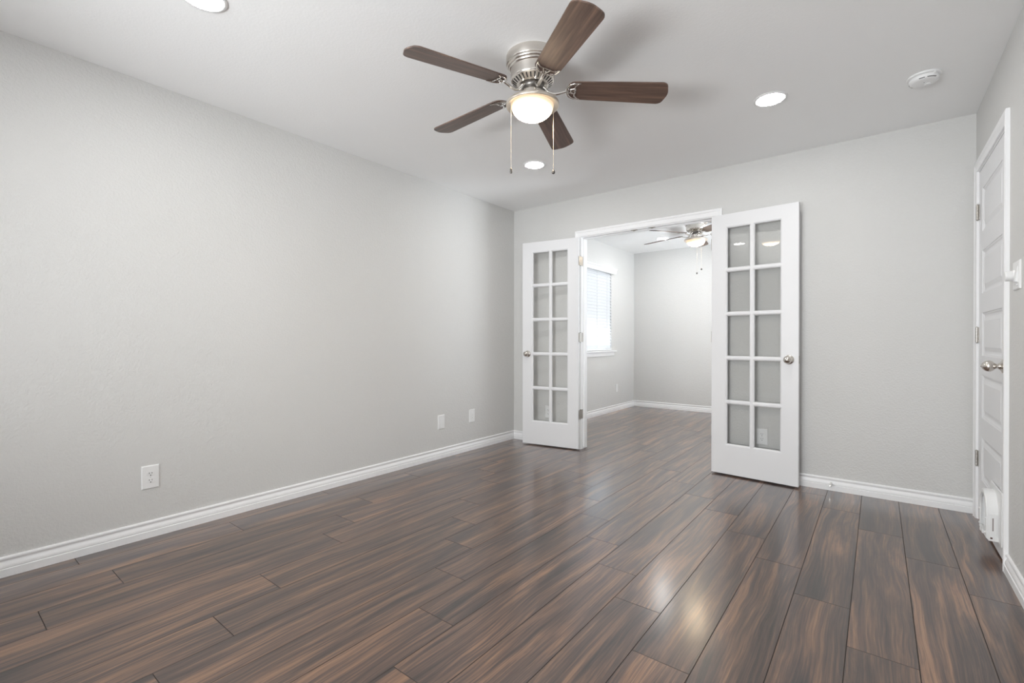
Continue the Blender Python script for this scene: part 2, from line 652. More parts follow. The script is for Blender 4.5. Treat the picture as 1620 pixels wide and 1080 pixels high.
bm = B()
casing(bm, JL - 0.005, JR + 0.005, JT + 0.007, lambda a, z, t: (a, YB - t, z))
casing(bm, JL - 0.005, JR + 0.005, JT + 0.007, lambda a, z, t: (a, YB2 + t, z))
dc = tag(obj('trim_1', bm, M['trim'], smooth=25), 'white casing and jamb around the opening between the rooms', 'door trim', kind='structure')
bm = B()
for x0, x1 in ((JL - 0.019, JL), (JR, JR + 0.019)):
    box(bm, x0, YB, 0, x1, YB2, JT + 0.019)
box(bm, JL, YB, JT, JR, YB2, JT + 0.019)
obj('jamb', bm, M['trim'], dc)
bm = B()
s0, s1 = YB + 0.040, YB + 0.076
box(bm, JL, s0, 0.014, JL + 0.011, s1, JT, 0.002)
box(bm, JR - 0.011, s0, 0.014, JR, s1, JT, 0.002)
box(bm, JL + 0.011, s0, JT - 0.011, JR - 0.011, s1, JT, 0.002)
obj('door_stop_strip', bm, M['trim'], dc)
for cx in (-1.735, -1.570):
    bm = B()
    box(bm, cx - 0.030, YB + 0.006, JT - 0.0016, cx + 0.030, YB + 0.030, JT + 0.001, 0.0006)
    for sx in (-0.023, 0.023):
        lathe(bm, [(0.0038, -0.0026), (0.0030, -0.0034), (0, -0.0036)], Matrix.Translation((cx + sx, YB + 0.018, JT)), 12)
    tube(bm, [(cx - 0.012, YB + 0.018, JT - 0.002), (cx - 0.006, YB + 0.018, JT - 0.006), (cx + 0.006, YB + 0.018, JT - 0.006), (cx + 0.012, YB + 0.018, JT - 0.002)], 0.004, 8)
    tag(obj('catch_plate', bm, M['hinge'], dc, smooth=30), 'small silver catch plate')

bm = B()
casing(bm, DY0 - 0.006, DY1 + 0.006 + 0.0, DT + 0.012, lambda a, z, t: (XR - t, min(a, YB - 0.0005), z))
dr = tag(obj('trim_2', bm, M['trim'], smooth=25), 'white casing around the panelled door on the right wall', 'door trim', kind='structure')
bm = B()
for y0, y1 in ((DY0 - 0.025, DY0 - 0.003), (DY1 + 0.003, DY1 + 0.025)):
    box(bm, XR, y0, 0, XR + 0.13, y1, DT + 0.022)
box(bm, XR, DY0 - 0.003, DT + 0.004, XR + 0.13, DY1 + 0.003, DT + 0.022)
obj('jamb', bm, M['trim'], dr)

# ------------------------------------------------------------------ hardware
def hinge_bm():
    """Butt hinge, pin along z at the origin."""
    bm = B()
    L = 0.089
    for i in range(5):
        z0 = -L / 2 + i * L / 5
        lathe(bm, [(0.0, z0 + 0.0005), (0.0062, z0 + 0.0005), (0.0062, z0 + L / 5 - 0.0005), (0.0, z0 + L / 5 - 0.0005)], None, 14)
    lathe(bm, [(0, L / 2 + 0.005), (0.003, L / 2 + 0.004), (0.0055, L / 2)], None, 12)
    lathe(bm, [(0.0055, -L / 2), (0.003, -L / 2 - 0.004), (0, -L / 2 - 0.005)], None, 12)
    return bm


def knob_bms():
    """Egg knob along +z: rose, then stem and egg."""
    rose = B()
    lathe(rose, [(0.0, 0.0), (0.033, 0.0), (0.0335, 0.003), (0.031, 0.006), (0.024, 0.0085), (0.018, 0.012), (0.0145, 0.017), (0.012, 0.019), (0, 0.019)], None, 40)
    kb = B()
    lathe(kb, [(0.0115, 0.017), (0.0105, 0.022), (0.0115, 0.026), (0.0150, 0.030), (0.0215, 0.036), (0.0262, 0.044), (0.0272, 0.051),
               (0.0255, 0.059), (0.0205, 0.067), (0.0135, 0.073), (0.006, 0.0765), (0.0045, 0.0775), (0.004, 0.0795), (0, 0.0800)], None, 40)
    return rose, kb


def add_knob(parent, loc, rot, squash=1.0):
    rose, kb = knob_bms()
    k = obj('door_knob', kb, M['nickel'], parent, loc, rot, smooth=50)
    tag(k, 'satin nickel egg-shaped knob')
    obj('rose', rose, M['nickel'], k, smooth=50)
    k.scale = (1, 1, squash)
    return k


# ------------------------------------------------------------------ french doors
def french_door(name, loc, ang, sgn, label):
    """Pin at the local origin, leaf along sgn*x, visible face towards -y."""
    Wd, T = 0.605, 0.035
    z0, z1 = 0.012, 2.042
    yb, yf = -0.015, -0.015 - T           # wall-side face, room-side face
    x_off = 0.003
    xs_o = [(0.107, 0.2895), (0.3035, 0.498)]   # face-side openings
    zb, zt, n = 0.238, 1.944, 5
    pitch = (zt - zb + 0.013) / n
    zs_o = [(zb + i * pitch, zb + (i + 1) * pitch - 0.013) for i in range(n)]
    bm = B()
    X = sorted({0.0, Wd} | {v for a in xs_o for v in a})
    Z = sorted({z0, z1} | {v for a in zs_o for v in a})
    ins = 0.0115
    yg = (yb + yf) / 2

    def P(x, y, z):
        return (sgn * (x + x_off), y, z)

    for y in (yf, yb):
        for i in range(len(X) - 1):
            for j in range(len(Z) - 1):
                hole = any(abs(X[i] - a[0]) < 1e-6 for a in xs_o) and any(abs(Z[j] - a[0]) < 1e-6 for a in zs_o)
                if not hole:
                    bm.faces.new([bm.verts.new(P(*q)) for q in ((X[i], y, Z[j]), (X[i + 1], y, Z[j]), (X[i + 1], y, Z[j + 1]), (X[i], y, Z[j + 1]))])
    for (a, b) in xs_o:
        for (c, d) in zs_o:
            for y, sg in ((yf, 1), (yb, -1)):
                # ogee sticking from the face in to the glass
                steps = [(0, 0), (0.0012, 0.0022), (0.0045, 0.0030), (0.0085, 0.0062), (0.0105, 0.0105), (ins, abs(y - yg) - 0.0015)]
                loops = []
                for s, dpt in steps:
                    yy = y + sg * dpt
                    loops.append([bm.verts.new(P(*q)) for q in ((a + s, yy, c + s), (b - s, yy, c + s), (b - s, yy, d - s), (a + s, yy, d - s))])
                for l0, l1 in zip(loops[:-1], loops[1:]):
                    for k in range(4):
                        bm.faces.new((l0[k], l0[(k + 1) % 4], l1[(k + 1) % 4], l1[k]))
    # outer edges
    for q in (((0, yf, z0), (0, yb, z0), (0, yb, z1), (0, yf, z1)), ((Wd, yf, z0), (Wd, yb, z0), (Wd, yb, z1), (Wd, yf, z1)),
              ((0, yf, z0), (Wd, yf, z0), (Wd, yb, z0), (0, yb, z0)), ((0, yf, z1), (Wd, yf, z1), (Wd, yb, z1), (0, yb, z1))):
        bm.faces.new([bm.verts.new(P(*v)) for v in q])
    bmesh.ops.remove_doubles(bm, verts=bm.verts[:], dist=2e-5)
    d = obj(name, bm, M['door'], None, loc, (0, 0, ang))
    tag(d, label, 'french door', kind='structure')
    bm = B()
    for (a, b) in xs_o:
        for (c, e) in zs_o:
            q = [bm.verts.new(P(*v)) for v in ((a + ins - .001, yg, c + ins - .001), (b - ins + .001, yg, c + ins - .001), (b - ins + .001, yg, e - ins + .001), (a + ins - .001, yg, e - ins + .001))]
            bm.faces.new(q)
    tag(obj('glass_panes', bm, M['glass'], d), 'ten clear glass panes')
    kx = sgn * (x_off + Wd - 0.060)
    add_knob(d, (kx, yf, 0.918), (R(90), 0, 0), 0.86)
    add_knob(d, (kx, yb, 0.918), (R(-90), 0, 0), 0.60)
    bm = B()
    xe = sgn * (x_off + Wd)
    box(bm, min(xe, xe + sgn * .0012), yg - 0.0125, 0.89, max(xe, xe + sgn * .0012), yg + 0.0125, 0.947, 0.0004)
    obj('latch_plate', bm, M['hinge'], d)
    for hz in (0.34, 1.084, 1.821):
        h = obj('hinge', hinge_bm(), M['hinge'], d, (0, 0, hz), smooth=40)
        bm = B()
        box(bm, min(0, -sgn * 0.003), -0.0455, -0.0445, max(0, -sgn * 0.003) + 0.0004, -0.004, 0.0445, 0.0003)
        lf = obj('hinge_leaf', bm, M['hinge'], h)
        for sz in (-0.03, 0, 0.03):
            pass
        bm = B()
        # leaf on the jamb
        ca, sa = math.cos(-ang), math.sin(-ang)
        x0, x1 = (-sgn * 0.0014, sgn * 0.0002)
        vs = box(bm, min(x0, x1), 0.004, -0.0445, max(x0, x1), 0.044, 0.0445)
        for v in vs:
            x, y = v.co.x, v.co.y
            v.co.x, v.co.y = ca * x - sa * y, sa * x + ca * y
        obj('hinge_leaf', bm, M['hinge'], h)
    return d


PIN_Y = YB - 0.0145
french_door('door_1', (JL + 0.0005, PIN_Y, 0), R(8.6), -1, 'left of the two white ten-pane french doors, folded back near the left corner')
french_door('door_2', (JR - 0.0005, PIN_Y, 0), R(-5.0), 1, 'right of the two white ten-pane french doors, folded back over a wall outlet')

# ------------------------------------------------------------------ five-panel closet door
def panel_door():
    y0, y1, z0, z1 = DY0, DY1, 0.012, DT
    xf, xb = XR + 0.001, XR + 0.036
    bm = B()
    ya, yb = y0 + 0.105, y1 - 0.105
    zs = [(1.93 - 0.357 * k - 0.245, 1.93 - 0.357 * k) for k in range(5)]
    Y = [y0, ya, yb, y1]
    Z = sorted({z0, z1} | {v for a in zs for v in a})
    for i in range(3):
        for j in range(len(Z) - 1):
            if i == 1 and any(abs(Z[j] - a[0]) < 1e-6 for a in zs):
                continue
            bm.faces.new([bm.verts.new(q) for q in ((xf, Y[i], Z[j]), (xf, Y[i + 1], Z[j]), (xf, Y[i + 1], Z[j + 1]), (xf, Y[i], Z[j + 1]))])
    for (c, d) in zs:
        steps = [(0, 0), (0.002, 0.003), (0.008, 0.0045), (0.014, 0.0085), (0.020, 0.0095), (0.026, 0.0095), (0.046, 0.0035), (0.048, 0.0025)]
        loops = []
        for s, dp in steps:
            loops.append([bm.verts.new(q) for q in ((xf + dp, ya + s, c + s), (xf + dp, yb - s, c + s), (xf + dp, yb - s, d - s), (xf + dp, ya + s, d - s))])
        for l0, l1 in zip(loops[:-1], loops[1:]):
            for k in range(4):
                bm.faces.new((l0[k], l0[(k + 1) % 4], l1[(k + 1) % 4], l1[k]))
        bm.faces.new(loops[-1])
    for q in (((xf, y0, z0), (xb, y0, z0), (xb, y0, z1), (xf, y0, z1)), ((xf, y1, z0), (xb, y1, z0), (xb, y1, z1), (xf, y1, z1)),
              ((xf, y0, z0), (xb, y0, z0), (xb, y1, z0), (xf, y1, z0)), ((xf, y0, z1), (xb, y0, z1), (xb, y1, z1), (xf, y1, z1)),
              ((xb, y0, z0), (xb, y1, z0), (xb, y1, z1), (xb, y0, z1))):
        bm.faces.new([bm.verts.new(v) for v in q])
    bmesh.ops.remove_doubles(bm, verts=bm.verts[:], dist=2e-5)
    ox, oy = XR, DY1
    bmesh.ops.translate(bm, verts=bm.verts[:], vec=(-ox, -oy, 0))
    d = obj('door_3', bm, M['door'], None, (ox, oy, 0))
    tag(d, 'closed white five-panel door in the right wall', 'panelled door', kind='structure')
    add_knob(d, (xf - ox, DY0 + 0.062 - oy, 0.935), (0, R(-90), 0), 1.0)
    for hz in (0.36, 1.09, 1.815):
        h = obj('hinge', hinge_bm(), M['hinge'], d, (-0.0075, 0.001, hz), smooth=40)
        bm = B()
        box(bm, 0.0045, -0.024, -0.0445, 0.0075, 0.003, 0.0445)
        obj('hinge_leaf', bm, M['hinge'], h)
    return d


panel_door()

# ------------------------------------------------------------------ pet door low on the panelled door
def pet_door():
    root = empty('pet_door', (XR + 0.0005, 3.36, 0.08))
    tag(root, 'white plastic pet door with arched hood, mounted low on the panelled door', 'pet door')
    # local: x = -out of the door, y along the door, z up
    y0, y1, zt = -0.103, 0.103, 0.226
    out = 0.044

    def arch(inset=0.0, n=16, zb=0.0):
        r = (y1 - y0) / 2 - inset
        zc = zt - inset - r
        pts = [(y0 + inset, zb + inset), (y1 - inset, zb + inset)]
        pts += [(r * math.cos(PI * i / n), zc + r * math.sin(PI * i / n)) for i in range(n + 1)]
        return pts
    bm = B()
    # back plate on the door
    prism(bm, [(-0.175, -0.005), (0.115, -0.005), (0.115, 0.235), (0.10, 0.250), (-0.165, 0.250), (-0.175, 0.24)], 0, 0.006,
          Matrix(((0, 0, -1, 0), (1, 0, 0, 0), (0, 1, 0, 0), (0, 0, 0, 1))), 0.001)
    obj('mounting_plate', bm, M['plastic'], root)
    bm = B()
    o_, i_ = arch(0.0), arch(0.012)
    n = len(o_)
    A = [[bm.verts.new((x, p[0], p[1])) for p in o_] for x in (-0.005, -out)]
    I = [[bm.verts.new((x, p[0], p[1])) for p in i_] for x in (-out, -0.016)]
    for k in range(n):
        j = (k + 1) % n
        bm.faces.new((A[0][k], A[0][j], A[1][j], A[1][k]))
        bm.faces.new((A[1][k], A[1][j], I[0][j], I[0][k]))
        bm.faces.new((I[0][k], I[0][j], I[1][j], I[1][k]))
    obj('hood', bm, M['plastic'], root, smooth=30)
    bm = B()
    f = arch(0.0125)
    prism(bm, f, 0.016, 0.020, Matrix(((0, 0, -1, 0), (1, 0, 0, 0), (0, 1, 0, 0), (0, 0, 0, 1))))
    obj('flap', bm, M['plastic2'], root)
    # face ring with screws and latch
    bm = B()
    o_, i_ = arch(0.004), arch(0.020)
    rings = [[bm.verts.new((x, p[0], p[1])) for p in q] for q, x in ((o_, -out + .001), (o_, -out - 0.004), (i_, -out - 0.004), (i_, -out + 0.003))]
    for r0, r1 in zip(rings[:-1], rings[1:]):
        for k in range(n):
            j = (k + 1) % n
            bm.faces.new((r0[k], r0[j], r1[j], r1[k]))
    obj('face_ring', bm, M['plastic'], root, smooth=30)
    for yy, zz in ((-0.090, 0.10), (0.090, 0.10), (-0.080, 0.028), (0.080, 0.028)):
        bm = B()
        lathe(bm, [(0.006, 0), (0.006, 0.003), (0.003, 0.005), (0, 0.0052)], Matrix.Translation((-out - 0.0035, yy, zz)) @ Matrix.Rotation(R(-90), 4, 'Y'), 14)
        obj('screw_cap', bm, M['plastic'], root, smooth=40)
    bm = B()
    box(bm, -out - 0.010, -0.030, 0.004, -out - 0.002, 0.030, 0.024, 0.002)
    box(bm, -out - 0.014, -0.008, 0.010, -out - 0.010, 0.008, 0.036, 0.0015)
    obj('latch', bm, M['plastic'], root)
    # near side: raised panel, slot, square window
    bm = B()
    box(bm, -0.036, y0 - 0.004, 0.020, -0.010, y0, 0.128, 0.001)
    box(bm, -0.0415, y0 - 0.006, -0.004, -0.005, y0, 0.020, 0.001)
    obj('side_panel', bm, M['plastic'], root)
    bm = B()
    box(bm, -0.0265, y0 - 0.0046, 0.045, -0.0235, y0 - 0.0038, 0.108)
    box(bm, -0.0345, y0 - 0.0066, 0.006, -0.0265, y0 - 0.0058, 0.014)
    tag(obj('slot', bm, simple('brown_slot', (0.10, 0.05, 0.035), 0.6), root), 'narrow brown slot')
    return root


pet_door()

# ------------------------------------------------------------------ ceiling fans
def fan_parts(root, chains):
    NK = M['nickel']
    bm = B()
    lathe(bm, [(0.0, 0.0), (0.128, 0.0), (0.129, -0.004), (0.129, -0.038), (0.1270, -0.043), (0.1235, -0.045), (0.1235, -0.047), (0.1225, -0.052), (0.1190, -0.056),
               (0.1165, -0.057), (0.1165, -0.059), (0.1150, -0.064), (0.1110, -0.068), (0.1085, -0.069), (0.1075, -0.074), (0.1065, -0.110), (0.1060, -0.115), (0.1035, -0.118)], None, 72)
    obj('motor_housing', bm, NK, root, smooth=35)
    bm = B()
    lathe(bm, [(0.1035, -0.118), (0.1030, -0.120), (0.074, -0.140), (0.070, -0.142), (0.062, -0.138), (0, -0.138)], None, 72)
    vr = obj('vent_ring', bm, NK, root, smooth=35)
    bm = B()
    for i in range(30):
        a = 2 * PI * i / 30
        da = 0.035
        q = []
        for rr, zz, s in ((0.0985, -0.12375, -1), (0.0985, -0.12375, 1), (0.0785, -0.1375, 1), (0.0785, -0.1375, -1)):
            w = 0.0036 if rr > 0.09 else 0.0024
            q.append(bm.verts.new((rr * math.cos(a) - s * w * math.sin(a), rr * math.sin(a) + s * w * math.cos(a), zz - 0.0006)))
        bm.faces.new(q)
    obj('vent_slots', bm, M['dark'], vr)
    bm = B()
    lathe(bm, [(0.0, -0.136), (0.054, -0.138), (0.055, -0.146), (0.050, -0.156), (0.043, -0.162), (0.042, -0.172), (0, -0.172)], None, 48)
    obj('rotor_hub', bm, M['hub'], root, smooth=40)
    bm = B()
    lathe(bm, [(0.0, -0.166), (0.047, -0.167), (0.051, -0.170), (0.0525, -0.175), (0.0525, -0.201), (0.055, -0.204), (0.0, -0.204)], None, 48)
    obj('switch_housing', bm, NK, root, smooth=35)
    for i in range(4):
        bm = B()
        a = 0.5 + i * PI / 2
        lathe(bm, [(0.0035, 0), (0.0035, 0.002), (0, 0.003)], Matrix.Rotation(a, 4, 'Z') @ Matrix.Translation((0.053, 0, -0.183)) @ Matrix.Rotation(R(90), 4, 'Y'), 10)
        obj('screw', bm, M['hinge'], root, smooth=40)
    bm = B()
    lathe(bm, [(0.045, -0.2020), (0.056, -0.2035), (0.078, -0.2060), (0.102, -0.2120), (0.1200, -0.2200), (0.1285, -0.2280), (0.1300, -0.2340),
               (0.1285, -0.2395), (0.1255, -0.2415), (0.1220, -0.2410), (0.1140, -0.2375), (0.1040, -0.2360), (0.060, -0.2250)], None, 80)
    obj('light_fitter', bm, M['fitter'], root, smooth=40)
    bm = B()
    prof = [(0.1000, -0.2330), (0.1025, -0.2385)]
    for i in range(1, 17):
        t = i / 16 * PI / 2
        prof.append((0.1025 * math.cos(t) ** 0.86 if i < 16 else 0.0, -0.2385 - 0.066 * math.sin(t) ** 1.05))
    lathe(bm, prof, None, 72)
    tag(obj('glass_bowl', bm, M['globe'], root, smooth=60), 'lit frosted glass bowl')
    # blades with their irons
    for k in range(5):
        a = 2 * PI * k / 5
        zc = -0.155
        br = B()
        pts = []
        r0, r1, hw0, hw1 = 0.166, 0.654, 0.0585, 0.0700
        # root, rounded
        for i in range(9):
            t = PI / 2 + PI * i / 8
            pts.append((r0 + 0.038 + 0.038 * math.cos(t), hw0 * math.sin(t)))
        cr = 0.030
        for i in range(7):
            t = -PI / 2 + PI / 2 * i / 6
            pts.append((r1 - 0.010 - cr + cr * math.cos(t), -hw1 + cr + cr * math.sin(t)))
        for i in range(1, 6):
            yy = (-hw1 + cr) + (2 * (hw1 - cr)) * i / 6
            pts.append((r1 - 0.010 + 0.010 * math.cos(yy / (hw1 - cr) * PI / 2), yy))
        for i in range(7):
            t = PI / 2 * i / 6
            pts.append((r1 - 0.010 - cr + cr * math.cos(t), hw1 - cr + cr * math.sin(t)))
        pts = [(x, y) for x, y in pts]
        prism(br, pts, -0.003, 0.003, None, 0.0008)
        tilt = R(-11.7)
        # placed about the blade's own axis
        o = obj('blade', br, M['blade'], root, (0, 0, zc), (0, 0, 0))
        o.rotation_mode = 'QUATERNION'
        q = Matrix.Rotation(a, 4, 'Z') @ Matrix.Rotation(R(2.8), 4, 'Y') @ Matrix.Rotation(tilt, 4, 'X')
        o.rotation_quaternion = q.to_quaternion()
        # iron
        ir = B()
        zb = -0.0062
        up = Vector((0, 0, 1))
        hx, hy = 0.208, 0.045       # horn tips

        def bez(p0, p1, p2, n=10):
            return [tuple((1 - t) ** 2 * p0[i] + 2 * t * (1 - t) * p1[i] + t * t * p2[i] for i in range(3)) for t in [j / n for j in range(n + 1)]]
        bx = 0.166
        for s in (-1, 1):
            outer = bez((bx, 0, zb), (bx + 0.004, s * 0.054, zb), (0.232, s * 0.053, zb))
            tube(ir, outer, [0.0062] * 5 + [0.0056, 0.0044, 0.004, 0.0034, 0.0028, 0.0016], 8, 0.6)
            inner = bez((0.232, s * 0.053, zb), (bx + 0.034, s * 0.040, zb), (bx + 0.040, s * 0.016, zb))
            tube(ir, inner, [0.0018, 0.0026, 0.003, 0.0034, 0.0036, 0.0036, 0.0036, 0.0036, 0.0036, 0.0036, 0.0036], 8, 0.6)
            tube(ir, bez((bx + 0.040, s * 0.016, zb), (bx + 0.045, s * 0.006, zb), (bx + 0.036, 0, zb), 5), 0.0036, 8, 0.6)
            tube(ir, [(bx + 0.002, s * 0.002, zb), (bx + 0.020, s * 0.011, zb), (bx + 0.040, s * 0.017, zb)], 0.0032, 8, 0.6)
        tube(ir, [(bx + 0.020, -0.011, zb), (bx + 0.020, 0.011, zb)], 0.0030, 8, 0.6)
        # curved arm from the hub down and out
        arm = [(0.044, 0, 0.012), (0.058, 0, 0.006), (0.070, 0, -0.008), (0.084, 0, -0.020), (0.102, 0, -0.025), (0.124, 0, -0.021), (0.146, 0, -0.013), (bx, 0, zb)]
        sm = []
        for i in range(len(arm) - 1):
            for t in (0, 0.5):
                sm.append(tuple(arm[i][c] * (1 - t) + arm[i + 1][c] * t for c in range(3)))
        sm.append(arm[-1])
        tube(ir, sm, [0.0110 - 0.0040 * i / len(sm) for i in range(len(sm))], 10, 0.8)
        for sx, sy in ((bx + 0.010, 0.016), (bx + 0.010, -0.016), (bx + 0.026, 0)):
            lathe(ir, [(0.0042, -0.002), (0.0035, -0.0042), (0, -0.005)], Matrix.Translation((sx, sy, zb - 0.001)), 12)
        io = obj('blade_iron', ir, M['polished'], root, (0, 0, zc), smooth=50)
        io.rotation_mode = 'QUATERNION'
        io.rotation_quaternion = q.to_quaternion()
    # pull chains
    for (cx, cy, zl, kind) in chains:
        bm = B()
        z = -0.228
        tube(bm, [(cx, cy, z), (cx, cy, zl)], 0.0010, 6)
        zz = z - 0.004
        while zz > zl:
            lathe(bm, [(0, zz + 0.0018), (0.0017, zz), (0, zz - 0.0018)], Matrix.Translation((cx, cy, 0)), 6)
            zz -= 0.0045
        lathe(bm, [(0.0035, z + 0.012), (0.004, z + 0.004), (0.003, z)], Matrix.Translation((cx, cy, 0)), 10, True, True)
        ch = obj('pull_chain', bm, M['chain'], root, smooth=50)
        bm = B()
        T_ = Matrix.Translation((cx, cy, zl))
        if kind == 'bar':
            lathe(bm, [(0, 0.001), (0.0035, 0), (0.0055, -0.004), (0.0060, -0.020), (0.0045, -0.025), (0, -0.026)], T_, 16)
        else:
            lathe(bm, [(0, 0.002), (0.003, 0.001), (0.0065, -0.003), (0.0090, -0.010), (0.0065, -0.018), (0, -0.021)], T_, 16)
        obj('pull_fob', bm, M['hub'], ch, smooth=50)


RV, FV = (0.7885, 0.6150), (-0.6150, 0.7885)


def off(r, f):
    return (RV[0] * r + FV[0] * f, RV[1] * r + FV[1] * f)


def make_fan(cx, cy, phase, chains, label):
    root = empty('ceiling_fan', (cx, cy, H), phase)
    tag(root, label, 'ceiling fan', 'flush ceiling fans with five dark blades')
    ca, sa = math.cos(-phase), math.sin(-phase)
    ch = [(ca * x - sa * y, sa * x + ca * y, z, k) for (x, y, z, k) in chains]
    fan_parts(root, ch)
    return root


p1, p2 = off(-0.105, -0.035), off(0.106, 0.045)
make_fan(-1.333, 1.872, R(36.2), [(*p1, -0.553, 'bar'), (*p2, -0.533, 'ball')],
         'nearest brushed nickel ceiling fan with five dark walnut blades and lit bowl')
q1, q2 = off(-0.03, -0.112), off(0.02, -0.116)
make_fan(-1.655, 5.56, R(171.0), [(*q1, -0.62, 'ball'), (*q2, -0.575, 'ball')],
         'ceiling fan with lit bowl seen through the doorway in the next room')

# ------------------------------------------------------------------ recessed lights
def recessed(x, y, label, base=None):
    if base is None:
        bm = B()
        lathe(bm, [(0.0, 0.0), (0.087, 0.0), (0.087, -0.002), (0.083, -0.0055), (0.074, -0.0065), (0.071, -0.0045), (0.0, -0.0040)], None, 48)
        root = obj('recessed_light', bm, M['plastic'], None, (x, y, H), smooth=40)
        bm = B()
        lathe(bm, [(0.0708, -0.0047), (0.066, -0.0062), (0.04, -0.0070), (0.0, -0.0072)], None, 48)
        obj('lens', bm, M['led'], root, smooth=60)
    else:
        root = copy_tree(base)
        root.location = (x, y, H)
    return tag(root, label, 'recessed light', 'round recessed ceiling lights')


rl = recessed(-0.489, 3.032, 'round recessed light in the ceiling near the smoke detector')
recessed(-2.137, 3.028, 'round recessed light in the ceiling seen just below the nearest fan, towards the left corner', rl)
recessed(-2.146, 0.728, 'round recessed light cut by the top edge at upper left', rl)
recessed(-0.489, 0.775, 'round recessed light above the viewpoint', rl)
recessed(-2.316, 6.300, 'round recessed light in the next room behind a fan blade', rl)
recessed(-0.98, 6.300, 'round recessed light in the far right of the next room ceiling', rl)

# ------------------------------------------------------------------ smoke detector
def smoke_detector():
    bm = B()
    lathe(bm, [(0.0, 0.0), (0.070, 0.0), (0.071, -0.003), (0.0695, -0.008), (0.064, -0.010), (0, -0.010)], None, 56)
    root = obj('smoke_detector', bm, M['plastic'], None, (0.187, 3.268, H), (0, 0, R(38)), smooth=35)
    tag(root, 'round white smoke detector on the ceiling near the right wall', 'smoke detector')
    bm = B()
    lathe(bm, [(0.055, -0.009), (0.061, -0.012), (0.0625, -0.022), (0.060, -0.029), (0.054, -0.0335), (0.045, -0.035), (0.0, -0.036)], None, 56)
    obj('cover', bm, M['plastic'], root, smooth=35)
    for a0, a1 in ((-118, -78), (-150, -128), (20, 60), (100, 140)):
        bm = B()
        n = 6
        for i in range(n):
            a = R(a0 + (a1 - a0) * i / n)
            b = R(a0 + (a1 - a0) * (i + 1.0) / n)
            q = [bm.verts.new((rr * math.cos(t), rr * math.sin(t), zz)) for rr, zz, t in ((0.0612, -0.0275, a), (0.0612, -0.0275, b), (0.0582, -0.0315, b), (0.0582, -0.0315, a))]
            bm.faces.new(q)
        obj('vent_slot', bm, M['slotgrey'], root)
    bm = B()
    lathe(bm, [(0.014, -0.0355), (0.0135, -0.0385), (0, -0.039)], Matrix.Translation((0.026, 0.006, 0)), 24)
    obj('test_button', bm, M['plastic'], root, smooth=35)
    bm = B()
    lathe(bm, [(0.0035, -0.0355), (0, -0.0366)], Matrix.Translation((-0.004, -0.006, 0)), 12)
    obj('indicator', bm, M['dark'], root)
    bm = B()
    box(bm, -0.004, -0.068, -0.016, 0.004, -0.060, -0.008, 0.001)
    obj('clip', bm, M['plastic'], root)


smoke_detector()

# ------------------------------------------------------------------ wall plates
def plate_mesh(w, h, t=0.0062):
    """Plate in the local xz plane, facing -y, back at y=0."""
    bm = B()
    hw, hh = w / 2, h / 2
    loops = []
    for s, y in ((0, 0), (0, -0.0022), (0.0012, -0.0042), (0.0042, -t)):
        loops.append([bm.verts.new(q) for q in ((-hw + s, y, -hh + s), (hw - s, y, -hh + s), (hw - s, y, hh - s), (-hw + s, y, hh - s))])
    for a, b in zip(loops[:-1], loops[1:]):
        for k in range(4):
            bm.faces.new((a[k], a[(k + 1) % 4], b[(k + 1) % 4], b[k]))
    bm.faces.new(loops[-1])
    bm.faces.new(loops[0][::-1])
    return bm


FACEY = Matrix.Rotation(R(90), 4, 'X')      # lathe +z -> -y


def make_outlet(loc, rotz, label, base=None):
    if base is None:
        root = obj('wall_outlet', plate_mesh(0.0795, 0.1245), M['plastic'], None, loc, (0, 0, rotz))
        for cz in (0.0185, -0.0185):
            bm = B()
            pts = []
            for a0, a1 in ((-38, 38), (142, 218)):
                for i in range(9):
                    t = R(a0 + (a1 - a0) * i / 8)
                    pts.append((0.0170 * math.cos(t), 0.0170 * math.sin(t)))
            pts = [(p[0], p[1]) for p in pts]
            prism(bm, pts, 0.0055, 0.0078, Matrix.Translation((0, 0, cz)) @ FACEY, 0.0004)
            r = obj('receptacle', bm, M['plastic'], root)
            bm = B()
            for sx, hh in ((-0.0062, 0.0042), (0.0062, 0.0034)):
                box(bm, sx - 0.0011, -0.0081, cz + 0.0035 - hh, sx + 0.0011, -0.0076, cz + 0.0035 + hh)
            lathe(bm, [(0.0026, 0.0076), (0.0026, 0.0081), (0, 0.0081)], Matrix.Translation((0, 0, cz - 0.0080)) @ FACEY, 12)
            obj('slots', bm, M['dark'], r)
        bm = B()
        lathe(bm, [(0.0030, 0.0058), (0.0026, 0.0072), (0, 0.0076)], FACEY, 14)
        obj('screw', bm, M['plastic2'], root, smooth=40)
    else:
        root = copy_tree(base)
        root.location = loc
        root.rotation_euler = (0, 0, rotz)
    return tag(root, label, 'wall outlet', 'white duplex wall outlets')


LW, BW, RW = R(90), 0.0, R(-90)      # rotations so that local -y faces the room
o1 = make_outlet((XL, 0.792, 0.323), LW, 'white duplex outlet low on the left wall, nearest of its outlets')
make_outlet((-0.695, YB, 0.322), BW, 'white duplex outlet seen through the bottom pane of the right french door', o1)
make_outlet((-2.645, YB, 0.326), BW, 'white duplex outlet half hidden behind the left french door glass', o1)
bp = obj('blank_wall_plate', plate_mesh(0.080, 0.1265, 0.0068), M['plastic'], None, (XL, 2.927, 0.323), (0, 0, LW))
tag(bp, 'plain blank white plate on the left wall, left of two near the corner', 'wall plate')
for z in (0.045, -0.045):
    bm = B()
    lathe(bm, [(0.003, 0.0060), (0.0026, 0.0074), (0, 0.0077)], Matrix.Translation((0, 0, z)) @ FACEY, 12)
    obj('screw', bm, M['plastic'], bp)
cp = obj('jack_wall_plate', plate_mesh(0.080, 0.1245), M['plastic'], None, (XL, 3.331, 0.328), (0, 0, LW))
tag(cp, 'white wall plate with small jack, nearest the left corner', 'wall plate')
bm = B()
